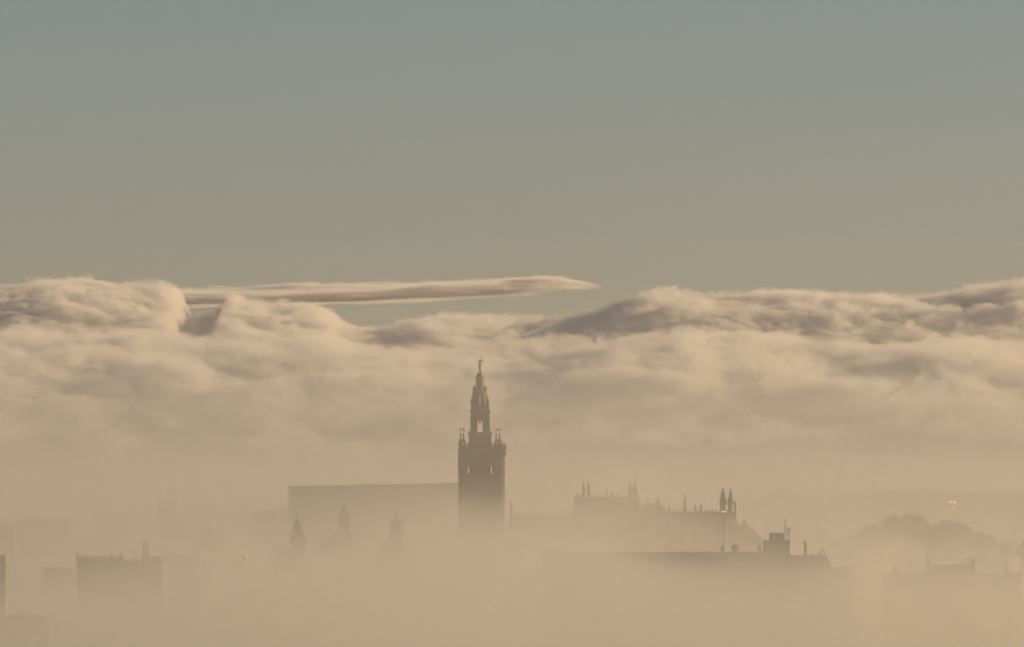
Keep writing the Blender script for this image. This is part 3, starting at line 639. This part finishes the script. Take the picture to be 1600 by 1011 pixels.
for i, zz in enumerate([Z(p, Y + 5) - RZ for p in (812, 815, 818)]): q.box(-.3, .3, -.22, -.12, zz - .12, zz + .12)
q.tube([(-6.5 * kk, 0, Z(803.6, Y + 5) - RZ), (18 * kk, 0, Z(804.4, Y + 5) - RZ)], .05, 4)
q.build('crossarm', M['iron'], o)
ob = MB().box(-1.0, 1.0, -.04, .04, -.11, .11).build('reflector', M['tin'], o, (0, -.3, Z(799.6, Y + 5) - RZ)); ob.rotation_euler = (math.radians(GX), 0, (math.pi - SUNAZ) / 2)  # plate added to the mast, angled to flash the sun at the viewer
def aerial(label, px, pt, base, arms, Yd=4.0, name='tv_aerial', cat_='aerial', r=.05):
    o = thing(name, label, cat_, (X(px, Y), Y + Yd, base), 0, 'rooftop aerials'); h = Z(pt, Y + Yd) - base
    MB().tube([(0, 0, 0), (0, 0, h)], r, 5).build('pole', M['iron'], o)
    for i, (w_, p) in enumerate(arms):
        zz = Z(p, Y + Yd) - base; q = MB().tube([(-w_ * kk, 0, zz), (w_ * kk, 0, zz)], r * .8, 4)
        for j in range(5): q.tube([(-w_ * kk + j * w_ * kk / 2, -.5, zz), (-w_ * kk + j * w_ * kk / 2, .5, zz)], .03, 4)
        q.build('crossbar', M['iron'], o)
T2 = Z(867.8, Y)
aerial('thin pole with a small round head left of the penthouse', 1198.4, 817, RZ + z_(844.8) + .004, ((1.2, 818.6),), 7)
aerial('short forked aerial close to the left edge of the penthouse', 1194.6, 838.5, RZ, ((1.6, 841), (2.2, 843.5)), 4)
aerial('tv aerial with one flat crossbar beside the satellite dish', 1279.6, 847, T2, ((2.2, 848),), 4)
aerial('low aerial by the widest rooftop tank', 1143.4, 842.6, RZ, ((2, 844),), 8)
aerial('twig-like aerial standing over the cathedral side of the long roof', 1036, 857, RZ, ((1, 858.4),), 4)
aerial('twin-armed aerial at the middle of the long roof', 1041, 857, RZ, ((1.2, 857.6), (.8, 860)), 4)
o = thing('chimney_stack', 'tall slim rectangular chimney alone on the lower flat roof', 'chimney', (X(1259, Y), Y + 4, T2))
q = MB().cbox(0, 0, .003, Z(850.5, Y + 4) - T2, 2.4 * kk, .5).box(-2.4 * kk, 1.4 * kk, -.45, .45, Z(850.5, Y + 4) - T2 + .003, Z(845.4, Y + 4) - T2); q.build('stack', M['dark'], o)
MB().box(-2.6 * kk, 1.6 * kk, -.55, .55, Z(845.4, Y + 4) - T2 + .003, Z(844.8, Y + 4) - T2).build('cap', M['grey'], o)
o = thing('satellite_dish', 'round satellite dish on a stub pole at the roof edge', 'dish', (X(1286.4, Y), Y + 4, T2))
hd = Z(861.6, Y + 4) - T2
dish = MB(); r = 3.9 * kk
dish.lathe([(.02, -.1), (r * .5, -.02), (r * .85, .1), (r, .2), (r * .98, .23), (r * .84, .14), (r * .48, .03), (.02, -.05)], 0, 0, 18)
ob = dish.build('reflector', M['dark'], o, (0, -.3, hd)); ob.rotation_euler = (math.radians(70), 0, math.radians(35)); ob.scale = (.72, 1, 1)
MB().tube([(0, 0, 0), (0, 0, hd)], .07, 6).build('pole', M['iron'], o)
MB().tube([(0, -.3, hd), (.35, -.9, hd + .1)], .03, 5).build('feed_arm', M['iron'], o)
o = thing('vent_box', 'small dark vent box just left of the satellite dish', 'vent', (X(1281.4, Y), Y + 3, T2))
MB().cbox(0, 0, .003, Z(862.8, Y + 3) - T2, 1.5 * kk, .4).build('housing', M['dark'], o); MB().lathe([(.34, Z(862.8, Y + 3) - T2 + .004), (.3, Z(861.8, Y + 3) - T2)], 0, 0, 8).build('cowl', M['steel'], o)
# pairs of curved handrails over the roof edge
def handrail(label, px, py, dx, drop, tail, sep, scale=1.0):
    o = thing('roof_handrail', label, 'handrail', (X(px, Y), Y - .4, Z(py, Y)), 0, 'bent roof handrails catching the sun')
    for s in (0, sep):
        pts = [(s * kk, 0, 0), ((s + dx * .55) * kk, -.2, -drop * .5 * kk), ((s + dx) * kk, -.35, -drop * kk), ((s + dx * 1.02) * kk, -.4, -(drop + (tail if s else tail * .4)) * kk)]
        MB().tube([(0 + s * kk, .4, -.3)] + pts, .1 * scale, 6).build('rail', M['sheet'], o)
    q = MB()
    for j in range(3): q.tube([((dx * .3 * (j + 1)) * kk, -.2 - .05 * j, -drop * .3 * (j + 1) * kk), ((sep + dx * .3 * (j + 1)) * kk, -.2 - .05 * j, -drop * .3 * (j + 1) * kk)], .04, 4)
    q.build('rung', M['steel'], o)
handrail('brightest pair of bent handrails over the roof edge below the widest tank', 1141.6, 870.6, 3.6, 8, 14, 5.4)
handrail('faint pair of bent handrails at the left end of the long roof', 992, 869, 3.4, 7, 8, 5.6, .8)
handrail('bent handrails below the satellite dish', 1288.6, 867.4, 6.2, 8, 5, 2.8)
handrail('lowest pair of bent handrails on the step-down terrace at right', 1330, 887.4, 4.6, 7.6, 10, 4, .9)

# right-hand roof terrace
Y = 2180; kk = K(Y); RT = Z(896.4, Y)
t = thing('terrace_building', 'wide flat roof terrace filling the bottom right under the big trees', 'building', (X(1500, Y), Y, 0))
MB().box(lx(1384, 1500), lx(1596, 1500), 0, 18, 0, Z(897.4, Y)).build('wall', M['dark'], t)
MB().box(lx(1383, 1500), lx(1597, 1500), -.4, 18.3, Z(897.4, Y) + .004, RT).build('coping', M['grey'], t)
o = thing('parapet_block', 'raised parapet block with a square post at each end', 'rooftop', (X(1486, Y), Y + 1, RT))
q_ = lambda py: Z(py, Y + 1) - RT
MB().prism([(lx(1454, 1486), .003), (lx(1518, 1486), .003), (lx(1518, 1486), q_(881.6)), (lx(1454, 1486), q_(883))], 0, 5).build('wall', M['dark'], o)
for px, py in ((1450.8, 872), (1521.2, 871)):
    MB().square([(.56, .003), (.56, q_(py + 5)), (.66, q_(py + 4.4)), (.66, q_(py + 3.4)), (.4, q_(py + 3)), (.4, q_(py + 1)), (.46, q_(py + .6)), (.2, q_(py))], lx(px, 1486), .6).build('post', M['dark'], o)
o = thing('chimney', 'squat rounded chimney pot against the right parapet post', 'chimney', (X(1513.5, Y), Y + 2, RT + q_(881.6)), 0, 'chimneys on the right terrace')
MB().lathe([(.34, .01), (.34, .5), (.44, .55), (.4, .75), (.1, .9)], 0, 0, 10).build('pot', M['dark'], o)
for lab, px, py, hw in (('square chimney at the left end of the right terrace', 1399.5, 884, 3.2), ('pointed chimney alone at the right end of the terrace', 1572.5, 882, 3.0)):
    o = thing('chimney', lab, 'chimney', (X(px, Y), Y + 2, RT), 0, 'chimneys on the right terrace'); h = Z(py, Y + 2) - RT
    MB().cbox(0, 0, .003, h * .72, hw * kk, .5).build('stack', M['dark'], o); MB().square([(hw * kk * 1.15, h * .72 + .003), (hw * kk * 1.15, h * .8), (hw * kk * .5, h * .84), (hw * kk * .4, h)]).build('cowl', M['grey'], o)
o = thing('roof_railing', 'see-through railing left of the raised parapet block', 'railing', (X(1425, Y), Y + .6, RT))
q = MB()
for i in range(17): q.tube([(lx(1404 + i * 2.7, 1425), 0, .003), (lx(1404 + i * 2.7, 1425), 0, Z(884, Y) - RT)], .035, 4)
q.build('bars', M['iron'], o); MB().tube([(lx(1403, 1425), 0, Z(883.6, Y) - RT), (lx(1449, 1425), 0, Z(883.4, Y) - RT)], .06, 5).build('top_rail', M['iron'], o)
o = thing('frame_mast', 'thin gallows-shaped frame right of the parapet block', 'mast', (X(1540, Y), Y + 1, RT))
MB().tube([(0, 0, .003), (0, 0, Z(861, Y) - RT), (-4 * kk, 0, Z(861.4, Y) - RT)], .06, 5).build('pole', M['iron'], o)
MB().tube([(0, 0, Z(879, Y) - RT), (-10 * kk, 0, Z(879.4, Y) - RT)], .04, 5).tube([(-3 * kk, 0, Z(872, Y) - RT), (-3 * kk, 0, .003)], .035, 5).build('brace', M['iron'], o)
o = thing('rooftop_antenna', 'spidery little antenna in the middle of the raised parapet block', 'aerial', (X(1481, Y), Y + 3, RT + q_(882.4)), 0, 'rooftop aerials')
MB().tube([(0, 0, 0), (0, 0, Z(868, Y) - Z(882.4, Y))], .04, 5).build('pole', M['iron'], o)
q = MB()
for j in range(6): q.tube([(-.55, 0, 2.0 + j * .12), (.55, 0, 2.0 + .12 * (5 - j))], .03, 4)
q.build('element', M['iron'], o)
# cable strung over the right-hand roofs
def sag(p0, p1, s, n=10):
    a, b_ = Vector(p0), Vector(p1)
    return [tuple(a.lerp(b_, i / n) - Vector((0, 0, s * 4 * (i / n) * (1 - i / n)))) for i in range(n + 1)]
p = [(X(1298, 2200), 2204, Z(868.4, 2200)), (X(1450.8, 2181), 2181.5, Z(873.8, 2181)), (X(1521, 2181), 2181.5, Z(873.4, 2181)), (X(1540, 2181), 2181, Z(871.6, 2181))]
m = MB()
for a, b_, s in ((p[0], p[1], .95), (p[1], p[2], .25), (p[2], p[3], .05)): m.tube(sag(a, b_, s), .05, 4)
tag(m.build('cable', M['iron']), 'thin dark cable sagging from the dish roof to the parapet posts', 'cable')

# ================================================================== TREES
def tree(label, px, pt, Y, wpx, hpx, n=2600, seed=1, lobes=None, name='big_tree', leaf=.9, group='trees beyond the right terrace'):
    kk = K(Y); R = random.Random(seed)
    t = thing(name, label, 'tree', (X(px, Y), Y, 0), R.uniform(0, 6), group)
    t.rotation_euler = (0, 0, 0)
    w_, h_ = wpx * kk, hpx * kk; zt = Z(pt, Y); zc = zt - h_ / 2
    tr = MB().tube([(0, 0, 0), (.3, .2, zc * .4), (0, 0, zc)], w_ * .035 + .3, 8, .3)
    L = lobes or []
    if not L:
        for i in range(34):
            a = R.uniform(0, 6.28); rr = .8 * math.sqrt(R.random()); lr = R.uniform(.16, .3); zmax = math.sqrt(max(0, 1 - rr * rr)) * .98 - lr; L.append((rr * math.cos(a), rr * math.sin(a), zmax if i % 2 else R.uniform(-.8, zmax), lr))
    ends = []
    for lx_, ly_, lz_, lr in L[:12]:
        e = (lx_ * w_ / 2, ly_ * w_ / 2, zc + lz_ * h_ / 2); ends.append(e)
        tr.tube([(0, 0, zc * .55), (e[0] * .5, e[1] * .5, zc * .8), e], w_ * .012 + .1, 5, .06)
    tr.build('trunk', M['bark'], t)
    cr_ = MB()
    v, f = [], []
    for i in range(n):
        lx_, ly_, lz_, lr = R.choice(L)
        while True:
            d = Vector((R.uniform(-1, 1), R.uniform(-1, 1), R.uniform(-1, 1)))
            if .2 < d.length < 1: break
        d = d.normalized() * (d.length ** .8)
        c0 = Vector(((lx_ + d.x * lr) * w_ / 2, (ly_ + d.y * lr) * w_ / 2, zc + (lz_ + d.z * lr) * h_ / 2))
        s = leaf * R.uniform(.6, 1.4)
        a = Vector((R.gauss(0, 1), R.gauss(0, 1), R.gauss(0, 1))).normalized() * s
        b_ = a.cross(Vector((R.gauss(0, 1), R.gauss(0, 1), R.gauss(0, 1)))).normalized() * s * .6
        k0 = len(v); v += [c0 - a, c0 - b_ * .9, c0 + a, c0 + b_]; f.append((k0, k0 + 1, k0 + 2, k0 + 3))
    cr_.add(v, f); cr_.build('crown', M['foliage'], t)
tree('broad domed tree, largest crown of the right-hand park trees', 1412, 800.5, 3500, 104, 100, 7000, 4, leaf=.8)
tree('second broad round tree touching the largest crown on its right', 1483, 812, 3420, 96, 92, 6000, 9, leaf=.8)
tree('low rounded tree in front of the left flank of the largest crown', 1362, 818, 3560, 62, 74, 3400, 12, leaf=.8)
tree('loose small tree on the right shoulder of the second round tree', 1531, 830, 3380, 50, 70, 2600, 15, leaf=.8)
tree('dark bushy tree cut by the right picture edge', 1606, 846, 2900, 44, 60, 2400, 19, leaf=.7)
tree('faint small tree left of the park trees beneath the far blocks', 1326, 838, 3700, 34, 40, 1200, 23, leaf=.8)
tree('low pale bushy tree between the loose small tree and the picture edge', 1570, 846, 3300, 30, 44, 1400, 27, leaf=.7)
tree('dim treetop at the left foot of the domed bell tower', 436, 864, 2900, 20, 24, 900, 31, leaf=.6)
# palm
Yp = 3000; kk = K(Yp); t = thing('palm_tree', 'slim palm with a ragged head right of the round park trees', 'tree', (X(1556, Yp), Yp, 0)); zt = Z(841, Yp)
MB().tube([(0, 0, 0), (.3, 0, zt * .5), (0, 0, zt)], .3, 8, .2).build('trunk', M['bark'], t)
m = MB()
for i in range(22):
    a = i * 2.4; e = rnd.uniform(-.1, 1.0); L_ = rnd.uniform(1.6, 2.3); pts = []
    for j in range(5):
        s = j / 4; pts.append(Vector((math.cos(a) * L_ * s * math.cos(e * .6), math.sin(a) * L_ * s * math.cos(e * .6), zt + L_ * (s * math.sin(e) - s * s * .8))))
    sd_ = Vector((-math.sin(a), math.cos(a), 0)) * .2
    v = [p_ + sd_ * (1 - abs(2 * j / 4 - .6)) for j, p_ in enumerate(pts)] + [p_ - sd_ * (1 - abs(2 * j / 4 - .6)) for j, p_ in enumerate(pts)]
    m.add(v, [(j, j + 1, j + 6, j + 5) for j in range(4)])
m.build('crown', M['foliage'], t)

# ================================================================== BIRDS
def bird_mesh():
    m = MB(); m.lathe([(.01, -.17), (.035, -.13), (.06, -.04), (.06, .04), (.035, .1), (.035, .13), (.02, .16), (.004, .2)], 0, 0, 8)
    body = MB().add([(x, z, -y) for x, y, z in m.v], m.f)      # lie along +y
    for s in (-1, 1):
        body.add([(s * .03, .07, .01), (s * .22, .1, .10), (s * .42, .0, .06), (s * .24, -.03, .09), (s * .03, -.06, .0), (s * .22, .1, .085), (s * .42, .0, .05), (s * .24, -.03, .075)],
                 [(0, 1, 3, 4), (1, 2, 3), (0, 4, 7, 5), (5, 7, 6)])
    body.add([(0, -.12, .01), (.06, -.24, .0), (-.06, -.24, .0), (0, -.12, -.02)], [(0, 1, 2), (3, 2, 1)])
    return body
bm_ = bird_mesh()
birds = [('highest bird in the fog, left of a close pair at right', 1129, 650, 1.0), ('left bird of the close pair flying above the far right blocks', 1150, 647, .8), ('right bird of the close pair flying above the far right blocks', 1154.4, 648.2, .8),
         ('pale middle bird lower left of the close pair', 1073, 670, .8), ('darkest bird, lone speck above the cathedral roof', 1038.6, 699, 1.3), ('lone bird low in the fog near the bottom edge', 1116, 966, 1.4),
         ('lone bird just right of the bell tower lantern', 884, 671, .8), ('lone bird before the clouds at far left', 126.5, 550.6, .8)]
src = None
for i, (lab, px, py, s) in enumerate(birds):
    Yb = 1400 if py > 900 else 1700
    if src is None: o = src = bm_.build('bird', M['feather'])
    else: o = src.copy(); col.objects.link(o)
    o.location = (X(px, Yb), Yb, Z(py, Yb)); o.rotation_euler = (rnd.uniform(-.2, .2), rnd.uniform(-.3, .3), rnd.uniform(-1.2, 1.2)); o.scale = (s * 1.1,) * 3
    tag(o, lab, 'bird', 'birds flying in the fog')

# ================================================================== AIR: HAZE, FOG, CLOUDS
def vol(name, build, step=1.0):
    m = bpy.data.materials.new(name); m.use_nodes = True; nt = m.node_tree; nt.nodes.clear()
    out = nt.nodes.new('ShaderNodeOutputMaterial'); pv = nt.nodes.new('ShaderNodeVolumePrincipled')
    nt.links.new(pv.outputs[0], out.inputs['Volume']); build(nt, pv); m.cycles.volume_step_rate = step
    return m
def f_haze(nt, pv):
    pv.inputs['Density'].default_value = .00023; pv.inputs['Color'].default_value = (.98, .95, .905, 1); pv.inputs['Anisotropy'].default_value = .55
tag(MB().box(-2600, 2600, -150, 8200, -7, 106).build('haze', vol('haze_air', f_haze)), kind='stuff')
def fogbank(x0, x1, y0, y1, z1, tops, ramp, dens, big, small, seed, amps, step, pw=1.3, lo=20, hi=90):
    """fog lying over the city: density falls off upwards through a noisy top"""
    def f(nt, pv):
        g = G(nt); p, x, y, z = g.pos()
        b = g.noise(p, big, 3, .55, seed, (1, .5, 1.4), .3); sm = g.noise(p, small, 5, .6, seed * .7, (.7, .5, 1.4), .6, (0, .3, 0))
        n = g.math('ADD', g.math('MULTIPLY', g.math('SUBTRACT', b, .5), amps[0]), g.math('MULTIPLY', g.math('SUBTRACT', sm, .5), amps[1]))
        top = g.curve(x, tops, lo, hi) if tops else 66.0
        d = g.math('DIVIDE', g.math('SUBTRACT', g.math('ADD', top, n), z), ramp, clamp=True)
        nt.links.new(g.math('MULTIPLY', g.math('POWER', d, pw), dens), pv.inputs['Density'])
        pv.inputs['Color'].default_value = (.98, .955, .90, 1); pv.inputs['Anisotropy'].default_value = .5
    o = MB().box(x0, x1, y0, y1, 1, z1).build('fog', vol('fog_air', f, step))
    return tag(o, kind='stuff')
def pxs(Y, L): return [((px - 800) * Y / F, t) for px, t in L]
fogbank(-2300, 2300, 300, 1690, 80, None, 22, .0007, 500, 130, 5.1, (36, 22), .8)
fogbank(-900, 900, 1700, 2170, 76, pxs(2000, [(-400, 30), (0, 34), (110, 40.5), (200, 42.5), (330, 41), (420, 47), (600, 52), (900, 53), (1000, 48), (1120, 41), (1220, 41), (1330, 48), (1420, 40), (1600, 40), (1900, 42)]), 17, .0048, 150, 40, 2.4, (46, 62), .32)
fogbank(-900, 900, 2345, 2485, 84, pxs(2420, [(-400, 42), (0, 44), (200, 44), (450, 43), (560, 43), (620, 37), (680, 43), (720, 52), (785, 56), (850, 64), (930, 64), (1030, 60), (1090, 54), (1160, 49), (1300, 50), (1600, 48), (1900, 50)]), 20, .0088, 110, 34, 9.2, (44, 70), .25)
fogbank(-2400, 2400, 2700, 7800, 84, None, 26, .00075, 500, 160, 3.1, (34, 16), .9)

def bank(name, Y0, Y1, topc, amp, size, seed, dens, step, W=2600, base=-30, soft=14, keep=.45, sx=(.55, .8, 1.3), rot=.25, rough=.58, dist=.3, bottom=None):
    """rolling cloud bank: a closed, softly domed body whose density thins out through noise towards its top"""
    Ym = (Y0 + Y1) / 2; D = (Y1 - Y0) / 2
    pts = [(X(px, Ym), Z(py, Ym)) for px, py in topc]
    if W: pts = [(-W, pts[0][1] * .95)] + pts + [(W, pts[-1][1] * .95)]
    bot = [(X(px, Ym), Z(py, Ym)) for px, py in bottom] if bottom else None
    def b(nt, pv):
        g = G(nt); p, x, y, z = g.pos()
        top = g.curve(x, pts, 0, 420)
        yy = g.math('DIVIDE', g.math('SUBTRACT', y, Ym), D)
        prof = g.math('SUBTRACT', 1, g.math('POWER', g.math('ABSOLUTE', yy), 2))
        n1 = g.noise(p, size, 5, rough, seed, sx, dist, (0, rot, 0))
        n2 = g.math('ABSOLUTE', g.math('SUBTRACT', g.noise(p, size * .36, 5, .62, seed * 1.3, sx, dist * 1.5, (0, rot, 0)), .5))   # billows
        n = g.math('ADD', g.math('MULTIPLY', g.math('SUBTRACT', n1, .52), 2 * amp), g.math('MULTIPLY', g.math('SUBTRACT', .09, n2), 2.1 * amp))
        if bot:
            lo = g.curve(x, bot, 0, 420); mid = g.math('MULTIPLY', g.math('ADD', top, lo), .5); half = g.math('MULTIPLY', g.math('SUBTRACT', top, lo), .5)
            n = g.math('MULTIPLY', g.math('SUBTRACT', n, 2), g.math('DIVIDE', half, 9, clamp=True))
            hgt = g.math('SUBTRACT', g.math('ADD', g.math('MULTIPLY', half, prof), n), g.math('ADD', g.math('ABSOLUTE', g.math('SUBTRACT', z, mid)), 1.5))
        else:
            hgt = g.math('SUBTRACT', g.math('ADD', g.math('MULTIPLY', top, g.math('ADD', g.math('MULTIPLY', prof, 1 - keep), keep)), n), z)
        d = g.math('MULTIPLY', g.math('DIVIDE', hgt, soft, clamp=True), dens)
        nt.links.new(d, pv.inputs['Density']); pv.inputs['Color'].default_value = (.985, .98, .975, 1); pv.inputs['Anisotropy'].default_value = .25
    def it(P_, x_):
        for (a, za), (c_, zc_) in zip(P_, P_[1:]):
            if x_ <= c_: return za + (zc_ - za) * (x_ - a) / (c_ - a)
        return P_[-1][1]
    N, NY = 60, 10; v, f = [], []
    xa, xb = pts[0][0], pts[-1][0]; xs = [xa + (xb - xa) * i / N for i in range(N + 1)]; lo_ = []
    for j in range(NY + 1):
        t = -1 + 2 * j / NY
        for x_ in xs:
            tp = it(pts, x_)
            if bot:
                l_ = it(bot, x_); v.append((x_, Ym + t * D, tp + amp * .6 + 3)); lo_.append((x_, Ym + t * D, l_ - amp * .6 - 3))
            else: v.append((x_, Ym + t * D, tp * (keep + (1 - keep) * (1 - t * t)) + amp * .75 + 8)); lo_.append((x_, Ym + t * D, base))
    n = len(v); v += lo_
    I = lambda i, j, l=0: j * (N + 1) + i + l * n
    for j in range(NY):
        for i in range(N):
            f.append((I(i, j), I(i + 1, j), I(i + 1, j + 1), I(i, j + 1))); f.append((I(i, j, 1), I(i, j + 1, 1), I(i + 1, j + 1, 1), I(i + 1, j, 1)))
    for i in range(N): f.append((I(i, 0), I(i, 0, 1), I(i + 1, 0, 1), I(i + 1, 0))); f.append((I(i, NY), I(i + 1, NY), I(i + 1, NY, 1), I(i, NY, 1)))
    for j in range(NY): f.append((I(0, j), I(0, j + 1), I(0, j + 1, 1), I(0, j, 1))); f.append((I(N, j), I(N, j, 1), I(N, j + 1, 1), I(N, j + 1)))
    o = MB().add(v, f).build(name, vol(name + '_vapour', b, step))
    return tag(o, kind='stuff')
bank('clouds', 11800, 12800, [(0, 452), (60, 441), (110, 438), (160, 446), (230, 452), (272, 455), (288, 476), (300, 500), (330, 500), (352, 474), (385, 466), (430, 476), (510, 480), (530, 500), (600, 512), (680, 494), (760, 494), (850, 502), (920, 492), (990, 470), (1050, 460), (1130, 464), (1250, 460), (1400, 462), (1500, 458), (1560, 454), (1600, 446)], 50, 105, 3.1, .06, .05, soft=10, rough=.67, dist=.35, sx=(.66, .9, 1.2), rot=.5)
bank('clouds', 9600, 11300, [(0, 535), (150, 530), (300, 540), (450, 535), (600, 550), (750, 560), (900, 545), (1050, 530), (1200, 535), (1350, 545), (1500, 530), (1600, 540)], 80, 130, 7.7, .04, .065, keep=.3, soft=15, rough=.66, sx=(.7, .8, 1.25), rot=.5, dist=.3)
bank('cloud_streak', 13100, 13700, [(190, 455), (400, 452), (560, 446), (700, 443), (800, 439), (870, 436), (910, 443), (948, 449)], 40, 60, 1.3, .075, .035, W=0, soft=9, sx=(.2, .5, 1.8), rot=.06, rough=.65, dist=.2, bottom=[(190, 486), (400, 480), (560, 471), (700, 463), (800, 457), (870, 449), (910, 451), (948, 450)])
bank('cloud_streak', 12850, 13080, [(190, 480), (400, 472), (560, 469), (700, 464), (800, 460), (890, 457)], 24, 30, 6.3, .02, .05, W=0, soft=4, sx=(.14, .3, 1.5), rot=.05, rough=.62, dist=.5, bottom=[(190, 487), (400, 482), (560, 477), (700, 471), (800, 464), (890, 458)])
bank('cloud_streak', 10700, 11000, [(1570, 379), (1592, 377), (1640, 376)], 7, 26, 4.4, .012, .05, W=0, soft=6, sx=(.3, .3, 1.2), rot=.05, bottom=[(1570, 382), (1592, 384), (1640, 385)])

# ------------------------------------------------------------------ render settings
vs = sc.view_settings; vs.view_transform = 'Standard'; vs.look = 'None'; vs.gamma = 1; vs.exposure = 0.42
c = sc.cycles; c.volume_bounces = 3; c.use_denoising = True; c.use_adaptive_sampling = True; c.adaptive_threshold = .03; c.max_bounces = 8; c.volume_max_steps = 512
